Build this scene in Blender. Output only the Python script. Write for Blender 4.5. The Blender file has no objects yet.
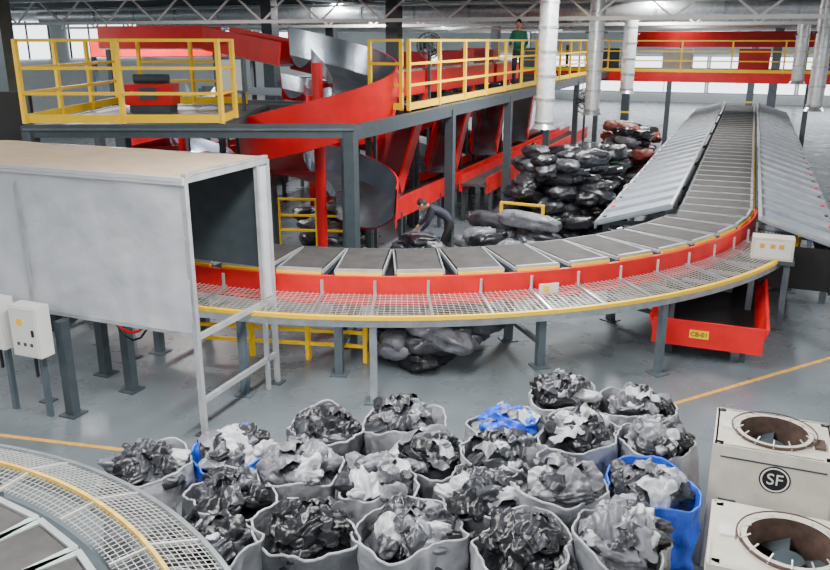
import bpy, bmesh, math, random
from mathutils import Vector, Matrix, noise
R=random.Random(7)
sin,cos,pi=math.sin,math.cos,math.pi
TH=math.radians(22.2)
A=Vector((sin(TH),cos(TH),0)); B=Vector((cos(TH),-sin(TH),0)); Z=Vector((0,0,1))
def AB(a,b,z=0): return A*a+B*b+Z*z
def lin(c):
    o=[]
    for x in c:
        x=x/255.0
        o.append(x/12.92 if x<=.04045 else ((x+.055)/1.055)**2.4)
    return o
MATS={}
def mat(name,rgb,rough=.5,metal=0,var=.12,scale=6,bump=0,bscale=30,emit=0,stretch=None,spec=.5):
    if name in MATS: return MATS[name]
    m=bpy.data.materials.new(name); m.use_nodes=True
    nt=m.node_tree; b=nt.nodes['Principled BSDF']
    c=lin(rgb)
    b.inputs['Roughness'].default_value=rough; b.inputs['Metallic'].default_value=metal
    b.inputs['Specular IOR Level'].default_value=spec
    tc=nt.nodes.new('ShaderNodeTexCoord'); mp=nt.nodes.new('ShaderNodeMapping')
    nt.links.new(tc.outputs['Object'],mp.inputs[0])
    if stretch: mp.inputs['Scale'].default_value=stretch
    n=nt.nodes.new('ShaderNodeTexNoise'); n.inputs['Scale'].default_value=scale; n.inputs['Detail'].default_value=6
    nt.links.new(mp.outputs[0],n.inputs['Vector'])
    r=nt.nodes.new('ShaderNodeValToRGB')
    r.color_ramp.elements[0].position=.35; r.color_ramp.elements[1].position=.65
    r.color_ramp.elements[0].color=[x*(1-var) for x in c]+[1]
    r.color_ramp.elements[1].color=[min(1,x*(1+var)) for x in c]+[1]
    nt.links.new(n.outputs['Fac'],r.inputs[0]); nt.links.new(r.outputs[0],b.inputs['Base Color'])
    if bump:
        n2=nt.nodes.new('ShaderNodeTexNoise'); n2.inputs['Scale'].default_value=bscale; n2.inputs['Detail'].default_value=4
        nt.links.new(mp.outputs[0],n2.inputs['Vector'])
        bp=nt.nodes.new('ShaderNodeBump'); bp.inputs['Strength'].default_value=bump; bp.inputs['Distance'].default_value=.03
        nt.links.new(n2.outputs['Fac'],bp.inputs['Height']); nt.links.new(bp.outputs[0],b.inputs['Normal'])
    if emit:
        b.inputs['Emission Color'].default_value=c+[1]; b.inputs['Emission Strength'].default_value=emit
    MATS[name]=m; return m
red=mat('red_paint',(214,16,24),.36,0,.1,3)
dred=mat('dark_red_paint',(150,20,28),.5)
yel=mat('yellow_paint',(255,204,6),.45,0,.06)
steel=mat('galvanised_steel',(188,194,198),.32,.75,.12,8)
chute=mat('chute_steel',(170,179,192),.2,.8,.12,3)
wingm=mat('wing_steel',(146,157,172),.4,.35,.12,4)
dgrey=mat('dark_grey_paint',(62,72,78),.5)
legm=mat('leg_grey',(84,96,104),.5)
black=mat('black_rubber',(20,21,24),.6)
beltm=mat('belt_grey',(72,70,70),.75,0,.2,5,spec=.3)
trim=mat('tray_trim',(180,184,188),.35,.3)
sheet=mat('tarpaulin_grey',(190,193,200),.7,0,.06,3,.3,6,spec=.3)
board=mat('board_beige',(196,174,148),.75,0,.08,3,spec=.3)
white=mat('white_paint',(226,226,222),.5,0,.04,3)
cream=mat('cream_enamel',(212,205,193),.45,0,.1,5)
ductm=mat('duct_foil',(210,215,218),.3,.5,.12,10,.3,25)
wallm=mat('wall_plaster',(224,230,232),.8,0,.04)
ceilm=mat('ceiling_sheet',(140,156,150),.8,0,.12,2)
winm=mat('window_daylight',(240,245,252),.5,0,.02,2,emit=3.5)
wire=mat('wire_zinc',(215,215,210),.35,.4)
orange=mat('orange_line',(226,168,70),.5,0,.15,12)
rust=mat('rusty_metal',(80,62,54),.7,0,.3,12)
bag_m=[mat('bag_black',(28,29,34),.3,0,.45,5,.4,18),mat('bag_charcoal',(54,56,62),.3,0,.45,5,.4,18),
 mat('bag_grey',(104,106,113),.32,0,.4,5,.4,18),mat('bag_silver',(178,180,185),.34,0,.3,5,.4,18)]
bagblue=mat('bag_blue',(30,80,205),.36,0,.35,7,.4,18)
baggreen=mat('bag_green',(60,150,80),.5)
sackm=mat('sack_grey',(140,142,148),.36,0,.34,3.5,.7,9)
sackd=mat('sack_dark',(92,94,100),.36,0,.34,3.5,.7,9)
brown=mat('bag_brown',(120,52,46),.6,0,.2)
trimsack=mat('sack_hem',(162,164,169),.45,0,.2,8)
trimblue=mat('sack_hem_blue',(50,100,215),.45,0,.15,8)
def floor_mat():
    m=mat('floor_epoxy',(106,115,121),.3,0,.2,.7)
    nt=m.node_tree;b=nt.nodes['Principled BSDF']
    n=nt.nodes.new('ShaderNodeTexNoise');n.inputs['Scale'].default_value=2.5;n.inputs['Detail'].default_value=8
    mr=nt.nodes.new('ShaderNodeMapRange');mr.inputs[3].default_value=.15;mr.inputs[4].default_value=.45
    tc=[x for x in nt.nodes if x.type=='TEX_COORD'][0]
    nt.links.new(tc.outputs['Object'],n.inputs['Vector']);nt.links.new(n.outputs['Fac'],mr.inputs[0]);nt.links.new(mr.outputs[0],b.inputs['Roughness'])
    return m
floorm=floor_mat()

class MB:
    def __init__(s): s.v=[];s.f=[];s.mi=[];s.sm=[];s.m=[]
    def idx(s,m):
        if m not in s.m: s.m.append(m)
        return s.m.index(m)
    def add(s,vs,fs,m,smooth=False):
        o=len(s.v);s.v+= [tuple(v) for v in vs];i=s.idx(m)
        for f in fs: s.f.append([o+k for k in f]);s.mi.append(i);s.sm.append(smooth)
    def fbox(s,c,ux,uy,uz,m):
        c=Vector(c);vs=[c+ux*i+uy*j+uz*k for i in(-1,1) for j in(-1,1) for k in(-1,1)]
        s.add(vs,[(0,1,3,2),(4,6,7,5),(0,4,5,1),(2,3,7,6),(0,2,6,4),(1,5,7,3)],m)
    def box(s,c,sz,m,rz=0):
        ux=Vector((cos(rz),sin(rz),0))*sz[0]/2;uy=Vector((-sin(rz),cos(rz),0))*sz[1]/2
        s.fbox(c,ux,uy,Z*sz[2]/2,m)
    def beam(s,p,q,w,h,m,up=None):
        p=Vector(p);q=Vector(q);d=q-p
        if d.length<1e-6:return
        dn=d.normalized()
        up=Vector(up) if up is not None else (Z if abs(dn.z)<.95 else A)
        sd=dn.cross(up).normalized();u2=sd.cross(dn).normalized()
        s.fbox((p+q)/2,d/2,sd*w/2,u2*h/2,m)
    def tube(s,p,q,r,m,n=8,r2=None,cap=True):
        p=Vector(p);q=Vector(q);d=(q-p)
        if d.length<1e-6:return
        d.normalize();a=d.cross(Z if abs(d.z)<.9 else Vector((1,0,0))).normalized();b=d.cross(a)
        r2=r if r2 is None else r2
        vs=[];
        for k in range(n):
            t=2*pi*k/n;vs.append(p+(a*cos(t)+b*sin(t))*r)
        for k in range(n):
            t=2*pi*k/n;vs.append(q+(a*cos(t)+b*sin(t))*r2)
        fs=[(k,(k+1)%n,n+(k+1)%n,n+k) for k in range(n)]
        s.add(vs,fs,m,n>5)
        if cap: s.add(vs,[tuple(range(n))[::-1],tuple(range(n,2*n))],m)
    def poly(s,pts,r,m,n=6,closed=False):
        L=len(pts)
        for i in range(L if closed else L-1): s.tube(pts[i],pts[(i+1)%L],r,m,n)
    def grid(s,fn,nu,nv,m,smooth=True,wrapu=False):
        vs=[];cu=nu if wrapu else nu+1
        for j in range(nv+1):
            for i in range(cu): vs.append(fn(i/nu,j/nv))
        fs=[]
        for j in range(nv):
            for i in range(nu):
                i2=(i+1)%cu if wrapu else i+1
                fs.append((j*cu+i,j*cu+i2,(j+1)*cu+i2,(j+1)*cu+i))
        s.add(vs,fs,m,smooth)
    def build(s,name,parent=None):
        xs=[v[0] for v in s.v];ys=[v[1] for v in s.v];zs=[v[2] for v in s.v]
        o=Vector(((min(xs)+max(xs))/2,(min(ys)+max(ys))/2,min(zs)))
        me=bpy.data.meshes.new(name);me.from_pydata([Vector(v)-o for v in s.v],[],s.f)
        for m in s.m: me.materials.append(m)
        me.polygons.foreach_set('material_index',s.mi);me.polygons.foreach_set('use_smooth',s.sm)
        me.update()
        ob=bpy.data.objects.new(name,me);ob.location=o
        bpy.context.scene.collection.objects.link(ob)
        if parent: ob.parent=parent; ob.location=o-parent.location
        return ob

# ---------------- room shell
m=MB();m.box((0,0,-.05),(140,160,.1),floorm);fl=m.build('floor')
m=MB();m.fbox(AB(64,-3,3.0),B*31,A*.15,Z*3.0,wallm);m.build('wall_back')
m=MB();m.fbox(AB(20,-34,3.0),A*44,B*.15,Z*3.0,wallm);m.build('wall_left')
m=MB();m.fbox(AB(20,28,3.0),A*44,B*.15,Z*3.0,wallm);m.build('wall_right')
m=MB();m.fbox(AB(20,-3,6.1),A*44,B*31,Z*.1,ceilm)
for k in range(0,20): m.fbox(AB(-22+k*4.4,-3,5.85),A*.08,B*30.8,Z*.15,dgrey)
for k in range(0,16): m.fbox(AB(20,-32+k*4,5.93),A*43.8,B*.04,Z*.07,steel)
m.build('ceiling')
wi=0
for b0 in range(-30,26,6):
    wi+=1;m=MB();c=AB(63.8,b0,2.0)
    m.fbox(c,B*2.9,A*.03,Z*1.3,winm)
    for k in(-1,1): m.fbox(c+B*k*2.9-A*.05,B*.04,A*.04,Z*1.32,steel)
    for k in(-1.3,1.3): m.fbox(c+Z*k-A*.05,B*2.9,A*.04,Z*.04,steel)
    m.fbox(c-A*.05,B*.03,A*.03,Z*1.3,steel)
    m.build('window_%d'%wi)
for a0 in range(16,60,7):
    wi+=1;m=MB();c=AB(a0,-33.8,4.4)
    m.fbox(c,A*2.8,B*.03,Z*.9,winm)
    for k in range(-2,3): m.fbox(c+A*k*1.4+B*.05,A*.04,B*.04,Z*.92,dgrey)
    m.fbox(c+B*.05,A*2.8,B*.04,Z*.04,dgrey)
    m.build('window_%d'%wi)
m=MB()
for a0,z0,r0 in((27,5.35,.3),(33,5.3,.35),(41,5.35,.4),(50,5.3,.4)):
    m.tube(AB(a0,-28,z0),AB(a0,24,z0),r0,ductm,16)
    for k in range(-27,24,2): m.tube(AB(a0,k,z0),AB(a0,k+.08,z0),r0+.03,steel,16)
m.build('ceiling_duct')
m=MB()
for b0,z0 in((-12,5.55),(-11.7,5.55),(-4,5.6),(-3.6,5.6),(5,5.6),(5.3,5.6),(12,5.6)):
    m.tube(AB(14,b0,z0),AB(62,b0,z0),.06,red if b0 in(-4,12) else steel,8)
for a0 in range(18,62,6):
    m.fbox(AB(a0,-2,5.45),B*26,A*.12,Z*.03,steel)
m.build('ceiling_pipes')
m=MB()
for a0 in(22,30,38,46,55):
    m.beam(AB(a0,-30,5.75),AB(a0,24,5.75),.1,.1,white);m.beam(AB(a0,-30,4.95),AB(a0,24,4.95),.1,.1,white)
    for k in range(-30,24,2):
        m.beam(AB(a0,k,4.95),AB(a0,k+1,5.75),.05,.05,white);m.beam(AB(a0,k+1,5.75),AB(a0,k+2,4.95),.05,.05,white)
m.build('roof_truss')
def lamp(p,ang,sx,sy,power):
    l=bpy.data.lights.new('strip_lamp','AREA');l.shape='RECTANGLE';l.size=sx;l.size_y=sy;l.energy=power;l.color=(1,.985,.96)
    o=bpy.data.objects.new('strip_lamp',l);o.location=p;o.rotation_euler=(0,0,ang);bpy.context.scene.collection.objects.link(o)
for a0 in(-4,6,16,28,40,52):
    for b0 in(-14,-3,8):
        lamp(AB(a0,b0,5.65),pi/2-TH,7 if a0<10 else 5,.9 if a0<20 else .4,(960 if a0<10 else 1050) if a0<20 else 950)
for (x,y,zb,r) in((2.86,18,2.65,.2),(4.76,22,2.6,.2),(7.2,28,2.8,.22),(10.75,22,2.7,.2),(13.9,30,3.0,.22)):
    m=MB();m.tube((x,y,zb),(x,y,5.95),r,ductm,16)
    for k in range(7): m.tube((x,y,zb+k*.5),(x,y,zb+k*.5+.05),r+.02,steel,16)
    m.tube((x,y,zb-.12),(x,y,zb),r*1.35,steel,16,r2=r)
    m.beam((x-.3,y,4.6),(x+.3,y,4.6),.05,.05,dgrey)
    m.build('hanging_air_duct')

# ---------------- main sorting conveyor
C=Vector((-.3,17.1,0));RC=6.4;L=RC*pi/2;F0=-TH
def path(s):
    if s<0:
        p=C+RC*Vector((sin(F0),-cos(F0),0))+B*s;return p,B,-A
    if s>L:
        f=F0+pi/2;return C+RC*Vector((sin(f),-cos(f),0))+A*(s-L),A,B
    f=F0+s/RC;return C+RC*Vector((sin(f),-cos(f),0)),Vector((cos(f),sin(f),0)),Vector((sin(f),-cos(f),0))
def sweep(mb,prof,s0,s1,n,mt,smooth=False):
    def fn(u,v):
        p,t,o=path(s0+(s1-s0)*v);q=prof[int(round(u*len(prof)))%len(prof)]
        return p+o*q[0]+Z*q[1]
    mb.grid(fn,len(prof),n,mt,smooth,True)
def rect(o0,o1,z0,z1): return [(o0,z0),(o1,z0),(o1,z1),(o0,z1)]
m=MB()
S0=-4.2;S1=L+26
sweep(m,rect(-.6,.6,1.22,1.36),S0,L,40,black);sweep(m,rect(-.6,.6,1.22,1.36),L,S1,6,black)
sweep(m,rect(.64,.70,1.12,1.45),S0,L+.1,60,red);sweep(m,rect(.60,.74,1.08,1.12),S0,L,60,red)
sweep(m,rect(-.70,-.64,1.14,1.42),S0,L,60,dgrey)
sweep(m,rect(.64,.70,1.14,1.45),L,S1,4,dgrey);sweep(m,rect(-.70,-.64,1.14,1.45),L,S1,4,dgrey)
pit=.735;n=int((S1-S0)/pit)
for k in range(n):
    s=S0+.4+k*pit;p,t,o=path(s)
    W=.61;h=.335
    m.fbox(p+Z*1.42,t*(h),o*W,Z*.03,dgrey)
    m.fbox(p+Z*1.475,t*(h-.05),o*(W-.05),Z*.025,beltm)
    for sg in(-1,1): m.fbox(p+Z*1.475+t*sg*(h-.014),t*.01,o*(W-.01),Z*.022,trim)
    m.fbox(p+Z*1.49+o*(W-.02),t*(h-.03),o*.022,Z*.03,trim)
    m.fbox(p+Z*1.445+o*(W+.02),t*(h-.03),o*.014,Z*.036,yel)
    m.fbox(p+Z*1.48-o*(W-.02),t*(h-.03),o*.025,Z*.02,dgrey)
for s in(-3.2,-.9,1.8,4.4,6.6,8.6): 
    p,t,o=path(s)
    for off in(-.55,.55):
        q=p+o*off;m.beam(q,q+Z*1.22,.11,.11,legm,up=t);m.fbox(q+Z*.01,t*.12,o*.12,Z*.01,legm)
    m.beam(p-o*.55+Z*1.15,p+o*.55+Z*1.15,.1,.12,legm);m.beam(p-o*.55+Z*.35,p+o*.55+Z*.35,.06,.06,legm)
for s in range(14,34,4):
    p,t,o=path(s)
    for off in(-.55,.55): q=p+o*off;m.beam(q,q+Z*1.22,.12,.12,legm,up=t)
m.build('sorting_conveyor')

m=MB()
GO=1.45; GZ=1.12
sweep(m,rect(GO-.03,GO+.03,GZ-.0,GZ+.05),-.2,L+.3,60,yel)
sweep(m,rect(GO-.025,GO+.02,GZ-.09,GZ-.0),-.2,L+.3,60,steel)
for k in range(13):
    off=.76+k*(GO-.76)/13
    zz=1.22+(GZ+.03-1.22)*(k/13)
    sweep(m,rect(off-.0025,off+.0025,zz-.0025,zz+.0025),-.2,L+.3,50,wire)
n=170
for k in range(n+1):
    s=-.2+(L+.5)*k/n;p,t,o=path(s)
    big=(k%10==0)
    w=.035 if big else .005
    m.beam(p+o*.72+Z*1.225,p+o*GO+Z*(GZ+.03),w,w,steel if big else wire)
    if big:
        m.beam(p+o*.78+Z*1.2,p+o*.78+Z*1.42,.03,.03,trim)
        m.beam(p+o*.72+Z*1.0,p+o*(GO-.02)+Z*1.06,.04,.05,steel)
for s in(.9,2.3,5.6,9.9):
    p,t,o=path(s);q=p+o*(GO-.06);m.beam(q,q+Z*1.05,.09,.09,legm if s!=2.3 else steel,up=t);m.fbox(q+Z*.01,t*.12,o*.12,Z*.01,legm)
m.build('wire_mesh_guard')
m=MB();p,t,o=path(4.35);m.fbox(p+o*.83+Z*1.24,t*.14,o*.01,Z*.07,white);m.fbox(p+o*.845+Z*1.24-t*.05,t*.04,o*.004,Z*.04,yel)
m.beam(p+o*.72+Z*1.2,p+o*.83+Z*1.2,.03,.03,steel);m.build('safety_label')
m=MB();c=Vector((5.55,12.05,1.33))
m.fbox(c,B*.3,A*.16,Z*.17,cream);m.fbox(c-A*.165,B*.26,A*.006,Z*.13,white)
for k in(-.15,0,.12): m.fbox(c-A*.175+B*k+Z*.05,B*.035,A*.006,Z*.035,orange)
m.fbox(c-Z*.2,B*.33,A*.18,Z*.03,dgrey)
for sg in(-.24,.24):m.beam(c+B*sg-Z*.22,Vector((c.x,c.y,0))+B*sg,.09,.09,legm)
m.build('control_box')
for side in(-1,1):
    m=MB();a0=14.4 if side<0 else 13.95
    bi=-.34+side*.72;bo=-.34+side*2.0
    w=1.02;k=0
    while a0+k*w<41:
        a=a0+k*w
        zi,zo=1.62,1.22
        def P(x,y,dz=0): return AB(x,bi+(bo-bi)*y,zi+(zo-zi)*y+dz)
        vs=[P(a+.01,0),P(a+w-.03,0),P(a+w-.03,1),P(a+.01,1),P(a+.01,0,-.04),P(a+w-.03,0,-.04),P(a+w-.03,1,-.04),P(a+.01,1,-.04)]
        m.add(vs,[(0,1,2,3),(7,6,5,4),(0,4,5,1),(1,5,6,2),(2,6,7,3),(3,7,4,0)],wingm)
        m.beam(P(a+.03,0,.03),P(a+.03,1,.03),.03,.06,trim)
        m.beam(P(a,1,-.03),P(a+w,1,-.03),.04,.12,steel)
        m.fbox(P(a+.5,.93,.02),A*.07,B*.03,Z*.01,red if k%2 else dgrey)
        k+=1
    m.beam(AB(a0,bi,1.63),AB(41,bi,1.63),.05,.07,trim)
    for a in range(15,41,4):
        m.beam(AB(a,bo-side*.1,0),AB(a,bo-side*.1,1.15),.1,.1,legm,up=A)
        m.beam(AB(a,bi,1.2),AB(a,bo-side*.1,1.12),.06,.08,legm)
    if side>0:
        m.fbox(AB(a0+.03,(bi+bo)/2+.05,.85),B*.6,A*.015,Z*.35,black)
        m.fbox(AB(a0+4,bo-.12,.8),A*4,B*.015,Z*.35,black)
    m.build('side_chute_wing')
m=MB()
def trough(mb,c0,ln,w,h,z0,mt,inner,fl=.12):
    for sg in(-1,1):
        vs=[]
        for d in(0,ln):
            for (o_,z_) in((w/2-fl,z0),(w/2,z0+h),(w/2-.04,z0+h),(w/2-fl-.04,z0+.04)):
                vs.append(c0+B*sg*o_+A*d+Z*z_)
        mb.add(vs,[(0,1,5,4),(1,2,6,5),(2,3,7,6),(0,3,2,1),(4,5,6,7)],mt)
    mb.fbox(c0+A*ln/2+Z*(z0+.02),A*ln/2,B*(w/2-fl),Z*.02,inner)
    for d in(0,ln): mb.fbox(c0+A*d+Z*(z0+h/2),A*.02,B*(w/2-.06),Z*h/2,mt)
c0=Vector((4.1,10.55,0))
trough(m,c0,5.5,1.6,.38,.24,red,black)
for d in(.3,2.5,5):
    for sg in(-.5,.5): m.beam(c0+A*d+B*sg,c0+A*d+B*sg+Z*.26,.08,.08,dgrey)
rb=m.build('red_parcel_trough')
def text(body,size,loc,rot,mt,name,parent):
    cu=bpy.data.curves.new(name,'FONT');cu.body=body;cu.size=size;cu.align_x='CENTER';cu.align_y='CENTER';cu.extrude=.002
    cu.materials.append(mt);o=bpy.data.objects.new(name,cu);bpy.context.scene.collection.objects.link(o)
    o.parent=parent;o.location=Vector(loc)-parent.location;o.rotation_euler=rot;return o
m=MB();pp=c0-A*.03+Z*.44-B*.1
m.fbox(pp,B*.13,A*.006,Z*.06,yel);l=m.build('label_plate',rb)
text('CB-01',.09,pp-A*.012,(pi/2,0,-TH),black,'label_text',rb)

# ---------------- covered booth left
m=MB()
K=Vector((-2.45,8.42,0));U=-B;V=A;LB=5.2;D=1.6;T=3.0
def sheetfn(u,v):
    p=K+U*(u*LB)+Z*(1.26+(T-1.26)*v)
    return p+(-A)*(.02+.05*noise.noise(Vector((u*7,v*2.5,3)))+.03*noise.noise(Vector((u*22,v*1.2,7)))*(1-v)+.012*(.5-2*abs(noise.noise(Vector((u*12+v*5,v*6,2))))))
m.grid(sheetfn,100,30,sheet)
m.grid(lambda u,v:sheetfn(u,v)+A*.012,100,30,sheet)
m.grid(lambda u,v:K+U*(u*(LB+.06)-.04)+V*(v*(D+.1)-.08)+Z*(T+.03+.02*noise.noise(Vector((u*7,v*3,1)))-(.05 if v==0 else 0)),40,8,board)
m.fbox(K+U*(LB/2)-A*.06+Z*(T-.02),U*(LB/2+.04),V*.012,Z*.04,sheet)
m.fbox(K+U*(LB/2)+V*D/2+Z*(T),U*LB/2,V*D/2,Z*.01,board)
for d in(0,D):
    for k in(0,2.4,LB):
        m.beam(K+U*k+V*d,K+U*k+V*d+Z*T,.06,.06,trim,up=A)
        m.fbox(K+U*k+V*d+Z*.01,U*.08,V*.08,Z*.01,dgrey)
m.beam(K+V*.0+Z*T,K+V*D+Z*T,.06,.1,trim);m.beam(K+V*(D-.22),K+V*(D-.22)+Z*T,.05,.05,trim,up=A)
m.fbox(K+V*(D-.11)+Z*2.1,V*.1,U*.01,Z*.85,sheet)
m.fbox(K+U*1.8+V*(D-.05)+Z*2.3,U*1.7,V*.01,Z*.68,dgrey)
m.beam(K+Z*.42+V*.02,K+V*D+Z*.42,.05,.06,trim)
m.beam(K+Z*1.2,K+V*D+Z*1.2,.05,.06,trim);m.beam(K+Z*1.24,K+U*LB+Z*1.24,.05,.05,trim)
m.beam(K+V*D+Z*T,K+U*LB+V*D+Z*T,.05,.06,trim);m.beam(K+V*D+Z*1.1,K+U*LB+V*D+Z*1.1,.05,.06,trim)
m.build('sheeted_booth')
for (x,y,z) in((-4.5,8.82,.85),(-5.02,9.03,.88)):
    m=MB();c=Vector((x,y,z+.31))
    m.fbox(c,B*.21,A*.1,Z*.31,white);m.fbox(c-A*.105,B*.19,A*.006,Z*.29,white)
    m.fbox(c-A*.115+B*.14,B*.015,A*.008,Z*.04,black);m.fbox(c-A*.113-B*.05+Z*.12,B*.04,A*.004,Z*.04,yel)
    for k in(-.1,0,.1): m.fbox(c-A*.113+B*k-Z*.15,B*.02,A*.004,Z*.02,dgrey)
    m.tube(c-Z*.31,c-Z*.6,.02,black,6)
    m.beam(c+A*.1-Z*.31,Vector((x,y,0))+A*.1,.06,.06,legm)
    m.build('electrical_cabinet')
m=MB()
for (x,y) in((-4.2,8.95),(-4.26,10.2),(-3.72,9.66)):
    m.beam((x,y,0),(x,y,1.22),.12,.12,dgrey,up=A);m.fbox((x,y,.01),A*.12,B*.12,Z*.01,dgrey)
m.beam((-4.2,8.95,1.15),(-4.26,10.2,1.15),.1,.1,dgrey);m.beam((-3.72,9.66,1.1),(-4.26,10.2,1.1),.1,.1,dgrey)
m.build('support_frame')
m=MB();m.poly([Vector((-3.9+.12*k,9.5-.05*k,1.2-.28*sin(k*pi/6))) for k in range(7)],.016,red,6)
m.poly([Vector((-3.9+.12*k,9.55-.05*k,1.2-.4*sin(k*pi/6))) for k in range(7)],.014,black,6);m.build('hanging_cable')

# ---------------- railings
def railing(mb,pts,z,h=1.2,sp=1.25,toe=True,mt=None):
    mt=mt or yel;first=True
    for p,q in zip(pts[:-1],pts[1:]):
        p=Vector((p[0],p[1],z));q=Vector((q[0],q[1],z));ln=(q-p).length;n=max(1,round(ln/sp))
        for k in range(0 if first else 1,n+1):
            c=p.lerp(q,k/n);mb.beam(c,c+Z*h,.06,.06,mt,up=A)
        first=False
        for f in(.985,.66,.36): mb.beam(p+Z*h*f,q+Z*h*f,.045,.045,mt)
        if toe: mb.beam(p+Z*.07,q+Z*.07,.015,.12,mt)
DZ=3.2;E=Vector((-.96,12.04,0))
def ED(t,off=0,z=0): return E+A*t-B*off+Z*z
m=MB()
m.beam((-5.8,12.08,DZ-.09),(-.9,12.08,DZ-.09),.12,.2,dgrey)
m.beam((-5.8,12.0,DZ-.06),(-.9,12.0,DZ-.06),.05,.03,legm)
m.box((-4.35,14.0,DZ-.03),(2.9,3.9,.05),legm)
m.beam((-5.8,12.04,DZ-.12),(-5.8,16,DZ-.12),.12,.2,dgrey);m.beam((-2.9,12.1,DZ-.12),(-2.9,16,DZ-.12),.12,.2,dgrey)
m.beam((-5.8,16.3,DZ-.12),(.5,16.5,DZ-.12),.12,.2,dgrey)
m.beam(ED(0,0,DZ-.12),ED(24,0,DZ-.12),.12,.22,dgrey)
m.beam(ED(4,.9,DZ-.12),ED(24,.9,DZ-.12),.12,.22,dgrey)
m.fbox(ED(13.5,.48,DZ-.02),A*9.7,B*.45,Z*.02,legm)
for t in(4.4,8.6,12.8,17,21): m.beam(ED(t,0,DZ-.14),ED(t,9,DZ-.14),.12,.2,dgrey)
m.fbox(ED(20,6.5,DZ-.02),A*6,B*3,Z*.02,legm)
for t in(0,4.4,8.6,12.8,17,21):
    m.beam(ED(t,0,0),ED(t,0,DZ-.1),.17,.17,dgrey,up=A);m.fbox(ED(t,0,.02),A*.16,B*.16,Z*.02,dgrey)
    if t>4: m.beam(ED(t,9,0),ED(t,9,DZ-.1),.17,.17,dgrey,up=A)
for x,y in((-5.75,12.1),(-5.75,16),(-2.9,16)): m.beam((x,y,0),(x,y,DZ-.1),.17,.17,dgrey)
m.build('mezzanine_platform')
m=MB()
railing(m,[(-5.78,15.95),(-5.78,12.06),(-2.86,12.06),(-2.86,13.0)],DZ+.02,sp=1.45)
railing(m,[(-5.3,15.95),(-3.3,15.95)],DZ+.02)
m.build('guard_railing')
m=MB();p=ED(2.4,.06);q=ED(23.5,.06)
railing(m,[(p.x,p.y),(q.x,q.y)],DZ+.02,sp=1.5);p=ED(2.4,.2);q=ED(2.4,.8);railing(m,[(p.x,p.y),(q.x,q.y)],DZ+.02)
m.build('guard_railing')
m=MB()
m.fbox(AB(34,6,DZ-.15),B*20,A*.1,Z*.22,red);m.fbox(AB(36,6,DZ),B*20,A*2,Z*.03,legm);m.fbox(AB(38,6,DZ-.15),B*20,A*.1,Z*.2,dred)
m.fbox(AB(38.2,10.5,DZ+1.25),B*15.5,A*.3,Z*.32,red)
for b0 in range(-13,26,5):
    m.beam(AB(34,b0,0),AB(34,b0,DZ-.2),.18,.18,dgrey,up=A)
    m.beam(AB(38.2,b0,DZ),AB(38.2,b0,DZ+1),.12,.12,dgrey,up=A)
for b0 in range(-12,24,3): m.fbox(AB(37,b0,DZ+.45),B*.6,A*.4,Z*.42,(red,cream,dgrey,legm)[b0%4])
m.build('far_mezzanine')
m=MB();p=AB(33.9,-10);q=AB(33.9,25);railing(m,[(p.x,p.y),(q.x,q.y)],DZ,sp=1.8);m.build('guard_railing')
for (a,b) in((24,-15),(24,-10.5),(34,-18),(44,-6),(44,6),(44,16),(30,12.5),(24,9),(54,0),(54,-14),(44,1),(48,10),(40,-12)):
    m=MB();m.beam(AB(a,b),AB(a,b,5.98),.4,.4,dgrey if b<0 else legm,up=A);m.fbox(AB(a,b,.06),A*.3,B*.3,Z*.06,dgrey)
    m.fbox(AB(a,b,.8),A*.21,B*.21,Z*.05,yel);m.build('building_column')
m=MB();x,y=-7.0,14.2;m.beam((x,y,0),(x,y,5.98),.26,.26,dgrey);m.fbox((x,y,.06),A*.3,B*.3,Z*.06,dgrey);m.build('building_column')
m=MB();m.box((-6.5,12.6,3.0),(1.2,.04,1.3),black)
for x in(-7.1,-5.95): m.beam((x,12.6,0),(x,12.6,3.65),.07,.07,dgrey)
m.build('black_curtain_screen')

# ---------------- spiral chutes
def spiral(cx,cy,z_top,turns,start,pitch=1.55,ri=.34,ro=1.35,wall=.5,name='spiral_chute',nl=3):
    m=MB();c=Vector((cx,cy,0));N=int(turns*34)
    def ang(v): return start-v*turns*2*pi
    def zz(v): return z_top-v*turns*pitch
    def pt(r,v,dz): a=ang(v);return c+Vector((cos(a)*r,sin(a)*r,zz(v)+dz))
    pf=lambda u:.16*(1-u)**2+.22*u**4-.06*sin(pi*u)
    m.grid(lambda u,v:pt(ri+(ro-ri)*u,v,pf(u)),8,N,chute)
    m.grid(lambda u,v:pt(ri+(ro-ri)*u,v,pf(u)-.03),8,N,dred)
    m.grid(lambda u,v:pt(ro-.005+.05*u,v,.2+(wall-.2)*u),3,N,chute)
    m.grid(lambda u,v:pt(ro+.03+.04*u,v,-.05+(wall+.05)*u),3,N,red)
    m.grid(lambda u,v:pt(ro+.04+.035*u,v,wall),1,N,red)
    m.grid(lambda u,v:pt(ri-.02,v,.12+.25*u),1,N,chute)
    m.tube(c,c+Z*(z_top+.1),.1,red,14)
    m.tube(c,c+Z*.05,.3,dgrey,14)
    for k in range(int(turns*4)):
        v=(k+.5)/(turns*4);m.beam(c+Z*(zz(v)-.05),pt(ro,v,-.03),.05,.08,dred)
    for k in range(nl):
        a=k*2*pi/nl+.9
        q=c+Vector((cos(a),sin(a),0))*(ro+.16);m.beam(q,q+Z*min(z_top-.3,3.0),.07,.07,dgrey)
    return m.build(name)
spiral(-1.75,14.75,3.92,1.36,math.radians(118),2.1,.3,1.38,.74)
spiral(-2.6,20.3,3.0,1.3,math.radians(130),1.9,.3,1.3,.6)
spiral(-.5,24.2,3.0,1.3,math.radians(130),1.9,.3,1.3,.6)
spiral(1.2,28.4,3.0,1.3,math.radians(130),1.9,.3,1.3,.6)
spiral(-6.0,20.8,3.0,1.3,math.radians(60),1.9,.3,1.3,.6)
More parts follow.
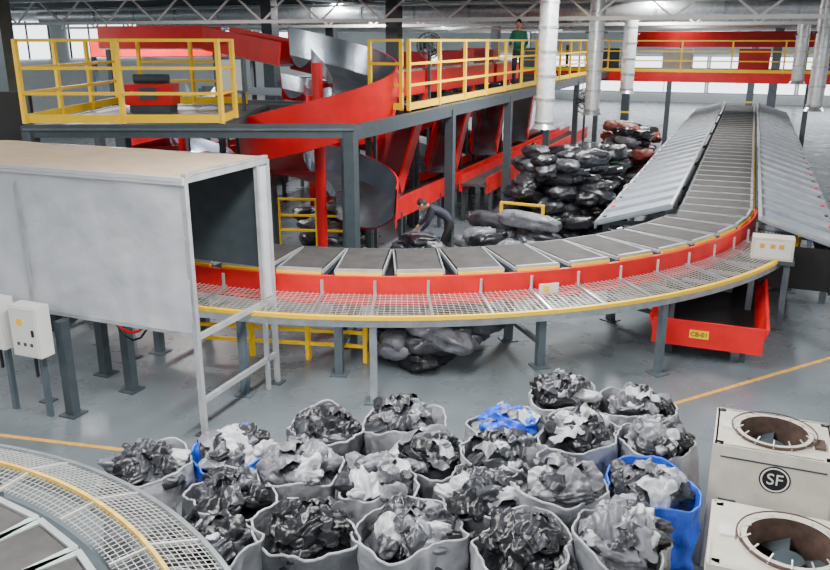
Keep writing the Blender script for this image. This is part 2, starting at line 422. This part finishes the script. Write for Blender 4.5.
def slide(pts,w,h,name,inner=chute,leg=True):
    m=MB()
    for p,q in zip(pts[:-1],pts[1:]):
        p=Vector(p);q=Vector(q);d=(q-p).normalized();sd=d.cross(Z).normalized()
        m.beam(p,q,w,.04,inner)
        for sg in(-1,1):m.beam(p+sd*sg*w/2+Z*h/2,q+sd*sg*w/2+Z*h/2,.05,h,red)
    for p in pts[:-1]:
        if leg: m.beam((p[0],p[1],0),(p[0],p[1],p[2]),.1,.1,dgrey)
    return m.build(name)
slide([(-6.2,16.9,4.25),(-4.0,16.75,4.25),(-2.3,15.8,3.95)],.85,.42,'feed_slide')
slide([(-8.5,22.0,4.0),(-4.5,23.0,4.0),(-1.5,24.0,3.4)],.8,.45,'feed_slide')
for t in(7.0,10.5,14.0,17.5):
    p=ED(t,1.9,DZ-.2);q=ED(t-2.6,1.5,1.25);slide([tuple(p),tuple(q)],.75,.4,'discharge_slide')
def linconv(p,ln,w,z,name,h=.32,top=beltm,legs=True):
    m=MB();p=Vector(p)
    m.fbox(p+A*ln/2+Z*(z-.02),A*ln/2,B*w/2,Z*.03,top)
    for sg in(-1,1): m.fbox(p+A*ln/2+B*sg*w/2+Z*z,A*ln/2,B*.03,Z*h/2,red)
    if legs:
        k=.3
        while k<ln:
            for sg in(-1,1): m.beam(p+A*k+B*sg*w/2,p+A*k+B*sg*w/2+Z*(z-.1),.08,.08,dgrey,up=A)
            k+=2.4
    return m.build(name)
linconv((1.45,19.6,0),13,.7,1.0,'red_belt_conveyor',.4)
linconv((-.8,16.9,0),16,.8,.95,'red_belt_conveyor',.45)
linconv((-4.2,22.4,0),14,.8,1.1,'red_belt_conveyor',.35)
linconv((-7.8,18.2,0),14,.9,1.3,'red_belt_conveyor',.4)
m=MB()
for k,t in enumerate((5.5,8.2,10.9,13.6)):
    c=ED(t,1.9,0)
    m.fbox(c+Z*(DZ+.3),A*1.2,B*.45,Z*.25,red);m.fbox(c+Z*(DZ+.57),A*1.15,B*.4,Z*.03,chute)
    m.fbox(c+Z*(DZ+.75)-A*.9,A*.2,B*.3,Z*.2,dred);m.fbox(c-B*.5+Z*(DZ+.3),A*1.2,B*.04,Z*.35,red)
    m.beam(c-A*.9,c-A*.9+Z*DZ,.1,.1,dgrey);m.beam(c+A*.9,c+A*.9+Z*DZ,.1,.1,dgrey)
m.build('deck_conveyor')
m=MB();x,y=-4.6,14.4;m.box((x,y,DZ+.3),(.8,.5,.35),red);m.box((x,y,DZ+.06),(.7,.45,.12),dgrey);m.box((x,y-.26,DZ+.32),(.3,.02,.2),dgrey);m.tube((x-.3,y,DZ+.56),(x+.3,y,DZ+.56),.08,dgrey,12);m.build('drive_motor_unit')
m=MB();x,y=-3.25,14.6;m.box((x,y,DZ+.62),(.5,.25,.6),legm);m.box((x,y-.13,DZ+.62),(.42,.02,.52),white);m.box((x-.1,y-.145,DZ+.75),(.1,.01,.06),black)
for s_ in(-.2,.2): m.beam((x+s_,y,DZ-.02),(x+s_,y,DZ+.35),.05,.05,dgrey)
m.build('deck_control_cabinet')
def fan(p,r,ang):
    m=MB();p=Vector(p);n=Vector((sin(ang),-cos(ang),0));sd=n.cross(Z)
    for rr in(r,r*.66,r*.33):
        for dz in(-.07,.07):
            m.poly([p+n*dz*(1.6-rr/r)+ (sd*cos(t)+Z*sin(t))*rr for t in[2*pi*k/20 for k in range(20)]],.012,dgrey,5,True)
    for k in range(12):
        t=2*pi*k/12;m.tube(p+n*.1,p+n*.07+(sd*cos(t)+Z*sin(t))*r,.008,dgrey,4)
    for k in range(3):
        t=2*pi*k/3;d=sd*cos(t)+Z*sin(t);e=sd*-sin(t)+Z*cos(t)
        m.add([p+d*.05-e*.03,p+d*r*.85-e*.12+n*.03,p+d*r*.85+e*.12-n*.03,p+d*.05+e*.03],[(0,1,2,3)],black)
    m.tube(p-n*.15,p+n*.08,.07,black,10)
    return m
m=fan((.3,17.3,4.3),.26,.2);m.beam((.3,17.3,DZ-.1),(.3,17.3,4.2),.05,.05,dgrey);m.box((.3,17.3,DZ-.1),(.5,.4,.04),dgrey);m.build('industrial_fan')
m=fan((5.3,25.5,2.6),.38,.2);m.beam((5.3,25.5,0),(5.3,25.5,2.5),.06,.06,dgrey);m.box((5.3,25.5,.02),(.5,.5,.04),dgrey);m.build('industrial_fan')

m=MB()
railing(m,[(-3.2,11.0),(-.7,10.6)],0,.68,.8,False)
m.build('floor_guard_rail')
m=MB();railing(m,[(4.6,22.5),(5.9,25.7)],0,1.1,1.2,False);m.build('floor_guard_rail')
m=MB();railing(m,[(1.8,16.4),(2.6,16.0)],0,1.2,.8,False);m.build('floor_guard_rail')
m=MB();railing(m,[(-3.0,17.3),(-1.3,17.1)],0,1.1,1.0,False);m.build('floor_guard_rail')
linconv(AB(12,4.6),30,1.0,.8,'side_belt_conveyor',.25,chute)
m=MB()
for a in range(14,44,3):
    c=AB(a,7.0);m.fbox(c+Z*.55,A*1.1,B*.5,Z*.5,wingm);m.fbox(c+Z*1.1,A*1.0,B*.4,Z*.06,dgrey);m.fbox(c-B*.51+Z*.6,A*.8,B*.02,Z*.3,black)
m.build('machine_cabinet_row')
m=MB();x=AB(19,3.3);railing(m,[(x.x,x.y),(AB(24,3.3).x,AB(24,3.3).y)],0,1.1,1.2,False);m.build('floor_guard_rail')
for (x,y) in((-4.4,18.0),(-4.0,20.3),(-5.6,17.7)):
    m=MB();m.box((x,y,.95),(.8,.5,1.8),legm);m.box((x,y-.26,.95),(.7,.02,1.65),dgrey);m.box((x-.2,y-.28,1.3),(.08,.02,.15),white);m.box((x,y,.03),(.84,.54,.06),black);m.build('floor_control_cabinet')

m=MB()
def fline(p,q,w=.08):
    m.beam((p[0],p[1],.003),(q[0],q[1],.003),w,.006,orange)
fline((-7.5,9.0),(-2.48,7.87),.06);fline((3.2,9.2),(7.5,11.6),.06);fline((7.5,11.6),(12,14.0),.06)
m.build('floor_marking')

# ---------------- bags
def stuffed(mb,c,r,rz,tilt,mt,seed,amp=.12,nu=28,nv=14):
    c=Vector(c);M=Matrix.Rotation(rz,3,'Z')@Matrix.Rotation(tilt,3,'Y');sd=Vector((seed*3.7,seed*1.3,seed))
    def fn(u,v):
        a=u*2*pi;b=(v-.5)*pi
        f=lambda x,e:math.copysign(abs(x)**e,x)
        d=Vector((f(cos(b),.5)*f(cos(a),.6),f(cos(b),.5)*f(sin(a),.6),f(sin(b),.8)))
        k=1+amp*(.4*noise.noise(d*1.3+sd))+amp*.8*(.5-2*abs(noise.noise(Vector((d.x*1.2,d.y*2.6,d.z))+sd)))+amp*.5*(.5-2*abs(noise.noise(d*3.5+sd)))
        pin=1-.28*(abs(d.x)**3)
        p=Vector((d.x*r[0]*k,d.y*r[1]*k*pin,d.z*r[2]*k*pin))
        q=c+M@p
        if q.z<.02:q.z=.02
        return q
    mb.grid(fn,nu,nv,mt,True,True)
def pile(name,cx,cy,wx,wy,h,n,mats,size=.42,rot=0,ties=True):
    m=MB()
    for k in range(n):
        f=k/n;z=h*f**1.1*.9+.12
        sp=1-.45*(z/h if h>0 else 0)*.9
        x=R.uniform(-1,1)*wx*sp;y=R.uniform(-1,1)*wy*sp
        p=Vector((cx,cy,0))+Vector((x*cos(rot)-y*sin(rot),x*sin(rot)+y*cos(rot),z))
        s=size*R.uniform(.8,1.15)
        stuffed(m,p,(s*1.2,s*.75,s*.42),R.gauss(-.2,.6)+R.choice([0,1.57]),R.gauss(0,.16),R.choice(mats),R.uniform(0,90),.24)
        if ties and R.random()<.6:
            a=R.uniform(3.6,5.6);q=p+Vector((cos(a)*s*.95,sin(a)*s*.85,.03));m.tube(q,q+Vector((.12,-.02,.03)),.018,R.choice([baggreen,trim,trim,white]),5)
    return m.build(name)
b=bag_m
pile('parcel_bag_pile',.3,10.9,.85,.6,.85,40,[b[1],b[1],b[1],b[2],b[0]],.34)
pile('parcel_bag_pile',3.1,17.3,1.0,1.2,2.2,130,[b[0],b[0],b[0],b[1],b[1]],.33)
pile('parcel_bag_pile',4.4,19.6,.8,1.2,2.0,90,[b[0],b[0],b[1]],.33)
pile('parcel_bag_pile',6.3,24.0,.7,1.2,2.1,60,[b[0],brown,b[1],b[2]],.33)
pile('parcel_bag_pile',1.9,14.3,1.3,.6,.95,60,[b[1],b[2],b[1],b[0]],.31)
pile('parcel_bag_pile',.0,15.0,.5,.4,.75,18,[b[1],b[2],b[0]],.31)
pile('parcel_bag_pile',8.0,29.5,.9,1.3,1.5,30,[b[0],b[2],brown],.36)
pile('parcel_bag_pile',-1.9,17.9,.7,.4,.9,20,[b[0],b[1],b[2]],.32)
m=MB();stuffed(m,(2.1,14.5,1.2),(.6,.22,.15),-.5,.1,b[2],5,.2);stuffed(m,(1.45,14.9,1.12),(.5,.2,.15),-.45,.1,b[1],8,.2)
stuffed(m,(1.2,14.2,1.0),(.4,.2,.15),.9,.1,b[2],14,.2)
m.box((2.0,14.3,.45),(.7,.5,.9),dgrey);m.build('parcel_bag_pile')

# ---------------- open woven sacks
def tri(x): return abs((x%1)-.5)*2
def chunk(mb,c,r,M,mt,seed):
    sd=Vector((seed*2.1,seed*.7,seed*1.9))
    e1=Vector((R.uniform(-1,1),R.uniform(-1,1),R.uniform(-.3,.3))).normalized();e2=e1.cross(Vector((0,0,1))).normalized()
    f1=R.uniform(1.2,2.2);f2=R.uniform(.7,1.2);p1=R.random();p2=R.random()
    f=lambda x,e:math.copysign(abs(x)**e,x)
    def fn(u,v):
        a=u*2*pi;b_=(v-.5)*pi
        d=Vector((f(cos(b_),.7)*f(cos(a),.75),f(cos(b_),.7)*f(sin(a),.75),sin(b_)))
        w=d+noise.noise_vector(d*.9+sd)*.5
        k=.8+.17*tri(w.dot(e1)*f1+p1)**1.5+.1*tri(w.dot(e2)*f2+p2)
        k+=.12*(.5-abs(noise.noise(d*1.6+sd))*2)
        return c+M@Vector((d.x*r[0]*k,d.y*r[1]*k,d.z*r[2]*k))
    mb.grid(fn,44,22,mt,True,True)
def flap(mb,c,w,h,M,mt,seed):
    sd=Vector((seed*1.7,seed,seed*.3));f=R.uniform(1.4,3.0);ph=R.random();sk=R.uniform(-.9,.9)
    def fn(u,v):
        x=u-.5;y=v-.5
        nn=noise.noise(Vector((u*1.6,v*1.6,0))+sd)
        z=.04*tri(f*u+sk*v+ph+nn*.9)+.05*nn+.025*(.5-abs(noise.noise(Vector((u*3.2,v*3.2,1))+sd))*2)-.55*(x*x+y*y)*w
        rd=1-.25*(4*x*x)*(4*y*y)
        return c+M@Vector((x*w*rd*(1+.25*nn),y*h*rd*(1+.25*noise.noise(Vector((u*2,v*2,5))+sd)),z))
    mb.grid(fn,30,24,mt,True)
def sack(x,y,rad,h,body,mats,heap=.2,seed=0,bits=11,blue=None):
    m=MB();c=Vector((x,y,0));sd=Vector((seed*5.1,seed*2.3,0))
    ph=R.uniform(0,6.28);lean=Vector((R.uniform(-.04,.04),R.uniform(-.04,.04),0))
    def rr(a,t):
        base=rad*(.88+.12*t+.07*sin(pi*t))
        w=noise.noise(Vector((cos(a)*1.3,sin(a)*1.3,t*1.3))+sd)*.09
        w+=(.5-abs(noise.noise(Vector((cos(a)*2.4,sin(a)*2.4,t*1.0))+sd))*2)*.045*(1-.45*t)
        w+=(.5-abs(noise.noise(Vector((cos(a)*2.0,sin(a)*2.0,t*4.2))+sd*1.7))*2)*.065*(1-t*.8)
        w+=(.5-abs(noise.noise(Vector((cos(a)*4.5,sin(a)*4.5,t*6))+sd*.7))*2)*.022*(1-.5*t)
        return (base+w)*(1+.08*cos(2*(a+ph)))
    def hh(a): return h+.12*noise.noise(Vector((cos(a)*.9,sin(a)*.9,9))+sd)+.02*noise.noise(Vector((cos(a)*2.6,sin(a)*2.6,9))+sd)
    def wall(u,v):
        a=u*2*pi;r=rr(a,v)
        return c+lean*v+Vector((cos(a)*r,sin(a)*r,hh(a)*v+.01))
    m.grid(wall,100,40,body,True,True)
    def lip(u,v):
        a=u*2*pi;r=rr(a,1);q=v*1.5*pi-.25*pi
        return c+lean+Vector((cos(a)*(r-.006+.011*cos(q)),sin(a)*(r-.006+.011*cos(q)),hh(a)+.011*sin(q)))
    m.grid(lip,100,6,trimblue if body==bagblue else trimsack,True,True)
    def inn(u,v):
        a=u*2*pi;r=rr(a,1-.25*v)-.02-.04*v
        return c+lean+Vector((cos(a)*r,sin(a)*r,hh(a)-.26*v))
    m.grid(inn,70,3,body,True,True)
    def dome(u,v):
        a=u*2*pi;p=Vector((cos(a)*v*3,sin(a)*v*3,0))+sd
        return c+lean+Vector((cos(a)*rad*.94*v,sin(a)*rad*.94*v,h-.18+heap*.9*(1-v*v)+.05*(.5-2*abs(noise.noise(p)))))
    m.grid(dome,48,12,mats[0],True,True)
    m.grid(lambda u,v:c+Vector((cos(u*2*pi)*rad*.84*v,sin(u*2*pi)*rad*.84*v,.012)),32,1,body,False,True)
    for k in range(bits):
        a=k*2.4+seed;q=rad*.64*math.sqrt((k+.2)/bits)
        zz=h-.11+heap*(1-(q/rad)**2)*R.uniform(.5,1)
        M=Matrix.Rotation(R.uniform(0,6.28),3,'Z')@Matrix.Rotation(R.uniform(-.5,.5),3,'Y')@Matrix.Rotation(R.uniform(-.5,.5),3,'X')
        s=R.uniform(.8,1.15);mt=R.choice(mats)
        if blue and k in blue: mt=bagblue
        chunk(m,c+lean+Vector((cos(a)*q,sin(a)*q,zz)),(.18*s,.11*s,.06*s),M,mt,R.uniform(0,50))
    for k in range(10):
        a=k*2.4+seed+1;q=rad*.64*math.sqrt((k+.4)/10)
        zz=h-.05+heap*(1-(q/rad)**2)*.95
        M=Matrix.Rotation(a,3,'Z')@Matrix.Rotation(.2+.45*q/rad+R.uniform(-.55,.45),3,'Y')@Matrix.Rotation(R.uniform(-.5,.5),3,'X')@Matrix.Rotation(R.uniform(0,3.1),3,'Z')
        mt=R.choice(mats)
        if blue and k in blue: mt=bagblue
        flap(m,c+lean+Vector((cos(a)*q,sin(a)*q,zz)),R.uniform(.22,.36),R.uniform(.16,.27),M,mt,R.uniform(0,50))
    m.build('open_woven_sack')
S=[(0,5.2,.395,0,1),(-.78,5.2,.38,1,0),(.83,5.0,.38,0,0),(1.55,5.12,.37,0,2),(-1.5,5.05,.35,0,1),
(-.93,6.02,.37,0,2),(-1.42,5.72,.35,1,0),(-.42,5.9,.34,0,2),(.48,5.72,.36,1,1),(.15,6.2,.35,1,1),(1.2,5.82,.38,0,2),
(1.85,5.8,.37,2,2),(-2.28,6.07,.37,0,1),(-1.62,6.36,.37,2,1),(-.85,6.75,.36,1,0),(-.1,6.85,.36,0,1),(.92,6.8,.36,0,3),
(1.5,7.45,.36,0,1),(1.5,6.7,.38,0,1),(2.1,6.55,.35,0,1),(2.25,7.25,.37,0,1),(.7,6.35,.33,0,1)]
P=[[x,y,r] for x,y,r,_,_ in S]
for it in range(60):
    for i in range(len(P)):
        for j in range(i+1,len(P)):
            dx=P[j][0]-P[i][0];dy=P[j][1]-P[i][1];d=math.hypot(dx,dy);mn=(P[i][2]+P[j][2])*.95
            if d<mn:
                k=(mn-d)/2/d*.5;P[i][0]-=dx*k;P[i][1]-=dy*k;P[j][0]+=dx*k;P[j][1]+=dy*k
for i,(x,y,r,bt,ct) in enumerate(S):
    body=[sackm,sackd,bagblue][bt]
    mats={0:[b[0],b[0],b[1]],1:[b[1],b[0],b[2],b[3],b[1]],2:[b[2],b[3],b[2],b[1]],3:[b[2],b[3],b[2]]}[ct]
    sack(P[i][0],P[i][1],r,R.uniform(.88,.96),body,mats,R.uniform(.18,.28),i+1,blue=(1,2,4,5,6,8) if ct==3 else None)

# ---------------- outdoor AC units
def acunit(x,y,w,d,h,name,rz=0,logo=False,rr=.33):
    m=MB();c=Vector((x,y,0))
    def P3(u,v,z): return c+Vector((cos(rz)*u-sin(rz)*v,sin(rz)*u+cos(rz)*v,z))
    ux=P3(1,0,0)-c;uy=P3(0,1,0)-c
    hw,hd=w/2,d/2
    m.fbox(P3(0,-hd,h/2+.04),ux*hw,uy*.015,Z*(h/2-.04),cream);m.fbox(P3(0,hd,h/2+.04),ux*hw,uy*.015,Z*(h/2-.04),cream)
    for sg in(-1,1): m.fbox(P3(sg*hw,0,h/2+.04),ux*.015,uy*hd,Z*(h/2-.04),cream)
    N=40;vs=[];fs=[]
    for k in range(N):
        a=2*pi*k/N;ca,sa=cos(a),sin(a);sc=min(hw/abs(ca) if abs(ca)>1e-6 else 9e9,hd/abs(sa) if abs(sa)>1e-6 else 9e9)
        vs+= [P3(ca*rr,sa*rr,h),P3(ca*sc,sa*sc,h)]
    for k in range(N):
        j=(k+1)%N;fs.append((2*k,2*k+1,2*j+1,2*j))
    m.add(vs,fs,cream)
    for sx in(-1,1):
        for sy in(-1,1): m.fbox(P3(sx*(hw-.03),sy*(hd-.03),h/2),ux*.035,uy*.035,Z*(h/2),cream)
    def ring(r0,r1,z0,z1,mt):
        m.grid(lambda u,v:P3(cos(2*pi*u)*(r0+(r1-r0)*v),sin(2*pi*u)*(r0+(r1-r0)*v),z0+(z1-z0)*v),N,1,mt,True,True)
    ring(rr-.02,rr-.02,h-.3,h+.03,rust);ring(rr+.015,rr+.015,h,h+.03,rust);ring(rr-.02,rr+.015,h+.03,h+.03,cream);ring(0.01,rr,h-.3,h-.3,black)
    m.tube(P3(0,0,h-.3),P3(0,0,h-.1),.1,dgrey,14)
    for k in range(4):
        a=k*pi/2+.3;q=P3(0,0,h-.14)
        dd=(P3(cos(a),sin(a),0)-c);ee=(P3(-sin(a),cos(a),0)-c)
        m.add([q+dd*.08-ee*.03,q+dd*(rr-.05)-ee*.1+Z*.04,q+dd*(rr-.05)+ee*.1-Z*.03,q+dd*.08+ee*.03],[(0,1,2,3)],dgrey)
    for k in range(14):
        a=2*pi*k/14+.2;m.tube(P3(cos(a)*(rr+.03),sin(a)*(rr+.03),h+.02),P3(cos(a)*(rr-.04),sin(a)*(rr-.04),h+.06),.006,wire,5)
    m.poly([P3(cos(2*pi*k/30)*(rr+.045),sin(2*pi*k/30)*(rr+.045),h+.04) for k in range(30)],.006,rust,5,True)
    for k in range(6): m.fbox(P3(-hw+.14,-hd-.018,h-.62+k*.025),ux*.07,uy*.004,Z*.007,dgrey)
    m.fbox(P3(0,-hd-.018,h-.1),ux*(hw-.05),uy*.004,Z*.006,dgrey)
    m.fbox(P3(-hw+.1,0,h+.012),ux*.05,uy*.06,Z*.012,white);m.fbox(P3(hw-.1,-.1,h+.012),ux*.04,uy*.08,Z*.012,rust)
    for sx in(-1,1): m.fbox(P3(sx*(hw-.12),0,.03),ux*.06,uy*hd,Z*.03,dgrey)
    o=m.build(name)
    if logo:
        m2=MB();q=P3(.03,-hd-.02,h-.23)
        N2=40
        def disc(r0,r1,off,mt):
            m2.grid(lambda u,v:q-uy*off+ux*cos(2*pi*u)*(r0+(r1-r0)*v)+Z*sin(2*pi*u)*(r0+(r1-r0)*v),N2,1,mt,False,True)
        disc(0.001,.12,.002,black);disc(.095,.108,.004,white)
        m2.build('logo_disc',o)
        text('SF',.14,q-uy*.008,(pi/2,0,rz),white,'logo_letters',o)
    return o
acunit(3.05,6.14,.9,.72,1.2,'outdoor_air_conditioner',-TH,True,.29)
acunit(2.52,4.62,1.0,.8,1.16,'outdoor_air_conditioner',-TH,False,.3)

# ---------------- lower left curved conveyor
m=MB();C2=Vector((-4.18,1.92,0))
def ar(r0,r1,z0,z1,a0,a1,n,mt):
    pr=[(r0,z0),(r1,z0),(r1,z1),(r0,z1)]
    def fn(u,v):
        q=pr[int(round(u*4))%4];a=a0+(a1-a0)*v;return C2+Vector((cos(a)*q[0],sin(a)*q[0],q[1]))
    m.grid(fn,4,n,mt,False,True)
a0,a1=math.radians(-20),math.radians(100)
yel2=mat('worn_yellow_edge',(214,176,84),.55,0,.2,10)
ar(2.0,3.08,1.25,1.42,a0,a1,40,black);ar(3.10,3.15,1.2,1.46,a0,a1,60,dgrey);ar(1.9,1.95,1.2,1.5,a0,a1,40,red)
ar(3.375,3.40,1.50,1.535,a0,a1,60,yel2);ar(3.375,3.395,1.42,1.50,a0,a1,60,steel)
ar(3.70,3.73,1.40,1.44,a0,a1,60,steel)
for k in range(7): r_=3.43+k*.04;z_=1.52-.015*k;ar(r_-.002,r_+.002,z_,z_+.004,a0,a1,60,wire)
for k in range(5): r_=3.18+k*.045;ar(r_-.002,r_+.002,1.5,1.504,a0,a1,60,wire)
for k in range(161):
    a=a0+(a1-a0)*k/160;d=Vector((cos(a),sin(a),0));w=.02 if k%16==0 else .004
    m.beam(C2+d*3.38+Z*1.53,C2+d*3.71+Z*1.42,w,w,wire);m.beam(C2+d*3.15+Z*1.5,C2+d*3.38+Z*1.51,w,w,wire)
sg_=mat('pale_green_steel',(176,196,188),.45,.2)
for k in range(13):
    a=a0+(a1-a0)*(k+.5)/13;d=Vector((cos(a),sin(a),0));t=Vector((-sin(a),cos(a),0));p=C2+d*2.52
    h=.25;m.fbox(p+Z*1.45,t*h,d*.55,Z*.03,dgrey);m.fbox(p+Z*1.49,t*(h-.05),d*.5,Z*.02,beltm)
    for sg in(-1,1): m.fbox(p+Z*1.5+t*sg*(h-.03),t*.03,d*.54,Z*.02,sg_)
    m.fbox(p+Z*1.5+d*.53,t*(h-.02),d*.02,Z*.025,trim)
for a in(-10,30,70,95):
    a=math.radians(a);d=Vector((cos(a),sin(a),0))
    for r_ in(2.05,3.0): m.beam(C2+d*r_,C2+d*r_+Z*1.25,.1,.1,legm)
    m.beam(C2+d*3.38,C2+d*3.38+Z*1.45,.06,.06,legm);m.beam(C2+d*3.0+Z*1.2,C2+d*3.38+Z*1.2,.05,.05,legm)
m.build('curved_belt_conveyor')

# ---------------- people
skin=mat('skin_tone',(196,146,116),.5,0,.05);hair=mat('hair_black',(25,22,22),.6);shoe=mat('shoe_black',(30,30,32),.5)
def person(name,base,face,J,topm,legmt):
    M=Matrix.Rotation(face,3,'Z');base=Vector(base)
    W=lambda p:base+M@Vector(p)
    names=[k for k in J.keys() if k not in('head','look')]
    E_=[('pelvis','waist'),('waist','chest'),('chest','neck'),('neck','headb')]
    for s in'lr': E_+=[('chest','sh'+s),('sh'+s,'el'+s),('el'+s,'wr'+s),('wr'+s,'pa'+s),('pelvis','hp'+s),('hp'+s,'kn'+s),('kn'+s,'an'+s),('an'+s,'to'+s)]
    rad={'pelvis':.15,'waist':.13,'chest':.15,'neck':.055,'headb':.055,'sh':.07,'el':.048,'wr':.032,'pa':.035,'hp':.095,'kn':.065,'an':.045,'to':.04}
    me=bpy.data.meshes.new(name);me.from_pydata([W(J[n]) for n in names],[(names.index(a),names.index(c)) for a,c in E_],[])
    ob=bpy.data.objects.new('tmp',me);bpy.context.scene.collection.objects.link(ob)
    sk=ob.modifiers.new('s','SKIN');sk.use_smooth_shade=True
    for i,n in enumerate(names):
        r_=rad[n] if n in rad else rad[n[:2]];me.skin_vertices[0].data[i].radius=(r_,r_*(1.0 if n not in('pelvis','waist','chest') else .8));me.skin_vertices[0].data[i].use_root=(n=='pelvis')
    sb=ob.modifiers.new('b','SUBSURF');sb.levels=2;sb.render_levels=2
    bpy.context.view_layer.update();dg=bpy.context.evaluated_depsgraph_get()
    m2=bpy.data.meshes.new_from_object(ob.evaluated_get(dg))
    vs=[v.co.copy() for v in m2.vertices];fs=[tuple(p.vertices) for p in m2.polygons]
    bpy.data.objects.remove(ob)
    mb=MB();groups={}
    def segd(p,a,c):
        ab=c-a;t=max(0,min(1,(p-a).dot(ab)/max(ab.length_squared,1e-9)));return (p-(a+ab*t)).length
    segs=[]
    for a,c in E_:
        if c in('headb',) or c[:2]=='pa': mm=skin
        elif c[:2] in('hp','kn','an'): mm=legmt
        elif c[:2]=='to': mm=shoe
        else: mm=topm
        segs.append((W(J[a]),W(J[c]),mm))
    for f in fs:
        ce=sum((vs[i] for i in f),Vector())/len(f)
        mm=min(segs,key=lambda s:segd(ce,s[0],s[1]))[2]
        groups.setdefault(mm.name,(mm,[]))[1].append(f)
    for mm,fl_ in groups.values(): mb.add(vs,fl_,mm,True)
    H=W(J['head']);fd=(M@Vector(J['look'])).normalized();sd=Z.cross(fd).normalized();up=fd.cross(sd)
    def hp(a,c,d): return H+fd*a+sd*c+up*d
    def head(u,v):
        a=u*2*pi;bb=(v-.5)*pi;x,y,z=cos(bb)*cos(a),cos(bb)*sin(a),sin(bb)
        k=1-.16*max(0,-z)*(1 if x<.3 else .5);return hp(x*.098*k,y*.076*k,z*.118)
    mb.grid(head,24,16,skin,True,True)
    mb.grid(lambda u,v:hp(-.012+cos((v)*pi/2)*cos(u*2*pi)*.102,cos(v*pi/2)*sin(u*2*pi)*.083,.02+sin(v*pi/2)*.112-.05*(1-v)*(1 if cos(u*2*pi)<.2 else 0)),24,8,hair,True,True)
    mb.tube(hp(.085,0,.02),hp(.115,0,-.02),.008,skin,6,r2=.016);mb.tube(hp(.09,-.02,-.055),hp(.09,.02,-.055),.006,brown,5)
    for sg in(-1,1):
        mb.tube(hp(.082,sg*.03,.012),hp(.094,sg*.03,.012),.01,white,6);mb.tube(hp(.09,sg*.03,.012),hp(.097,sg*.03,.012),.005,black,6)
        mb.tube(hp(0,sg*.072,0),hp(-.005,sg*.09,.005),.024,skin,8)
    for s,sg in(('l',1),('r',-1)):
        wv=W(J['wr'+s]);pv=W(J['pa'+s]);d=(pv-wv).normalized();sdv=d.cross(M@Vector((1,0,.2))).normalized();nn=d.cross(sdv)
        for k,ln in enumerate((.07,.08,.075,.06)):
            o=pv+sdv*(k-1.5)*.02+d*.02;e=o+d*ln*.55;mb.tube(o,e,.009,skin,6);mb.tube(e,e+(d*.7+nn*.6).normalized()*ln*.5,.008,skin,6,r2=.006)
        o=wv.lerp(pv,.6)+sdv*-.035;mb.tube(o,o+(d*.7-sdv*.7).normalized()*.06,.01,skin,6,r2=.007)
    return mb.build(name)
stand=dict(pelvis=(0,0,.92),waist=(0,0,1.08),chest=(.0,0,1.3),neck=(0,0,1.46),headb=(.01,0,1.54),shl=(0,.17,1.4),ell=(.02,.22,1.12),wrl=(.16,.2,.92),pal=(.21,.19,.86),
 shr=(0,-.17,1.4),elr=(.05,-.22,1.13),wrr=(.25,-.14,1.05),par=(.32,-.11,1.04),hpl=(0,.09,.86),knl=(.03,.1,.48),anl=(0,.11,.08),tol=(.15,.12,.04),hpr=(0,-.09,.86),knr=(.03,-.1,.48),anr=(-.03,-.11,.08),tor=(.12,-.12,.04),head=(.02,0,1.62),look=(1,0,-.15))
bend=dict(pelvis=(-.12,0,.86),waist=(-.02,0,1.0),chest=(.2,0,1.14),neck=(.34,0,1.2),headb=(.41,0,1.22),shl=(.27,.17,1.16),ell=(.36,.22,.9),wrl=(.5,.14,.72),pal=(.56,.12,.67),
 shr=(.27,-.17,1.16),elr=(.38,-.2,.92),wrr=(.54,-.12,.78),par=(.6,-.1,.73),hpl=(-.1,.1,.82),knl=(.08,.14,.46),anl=(-.08,.14,.08),tol=(.08,.15,.04),hpr=(-.1,-.1,.82),knr=(.02,-.14,.46),anr=(-.2,-.14,.08),tor=(-.05,-.15,.04),head=(.48,0,1.24),look=(1,0,-.5))
navy=mat('navy_cloth',(44,48,62),.8);grn=mat('green_cloth',(40,110,80),.8)
person('warehouse_worker',(.62,15.9,0),pi,bend,navy,black)
p=ED(11,.45);person('warehouse_worker',(p.x,p.y,DZ),-2.0,stand,grn,navy)
person('warehouse_worker',(3.2,21.9,0),-1.2,stand,navy,black)

# ---------------- world + camera
w=bpy.data.worlds.new('world');bpy.context.scene.world=w;w.use_nodes=True
w.node_tree.nodes['Background'].inputs[0].default_value=(.88,.94,1,1);w.node_tree.nodes['Background'].inputs[1].default_value=.75
cam=bpy.data.cameras.new('camera');cam.sensor_width=36;cam.lens=34.7
co=bpy.data.objects.new('camera',cam);co.location=(0,0,4.4);co.rotation_euler=(math.radians(73),0,0)
bpy.context.scene.collection.objects.link(co);bpy.context.scene.camera=co
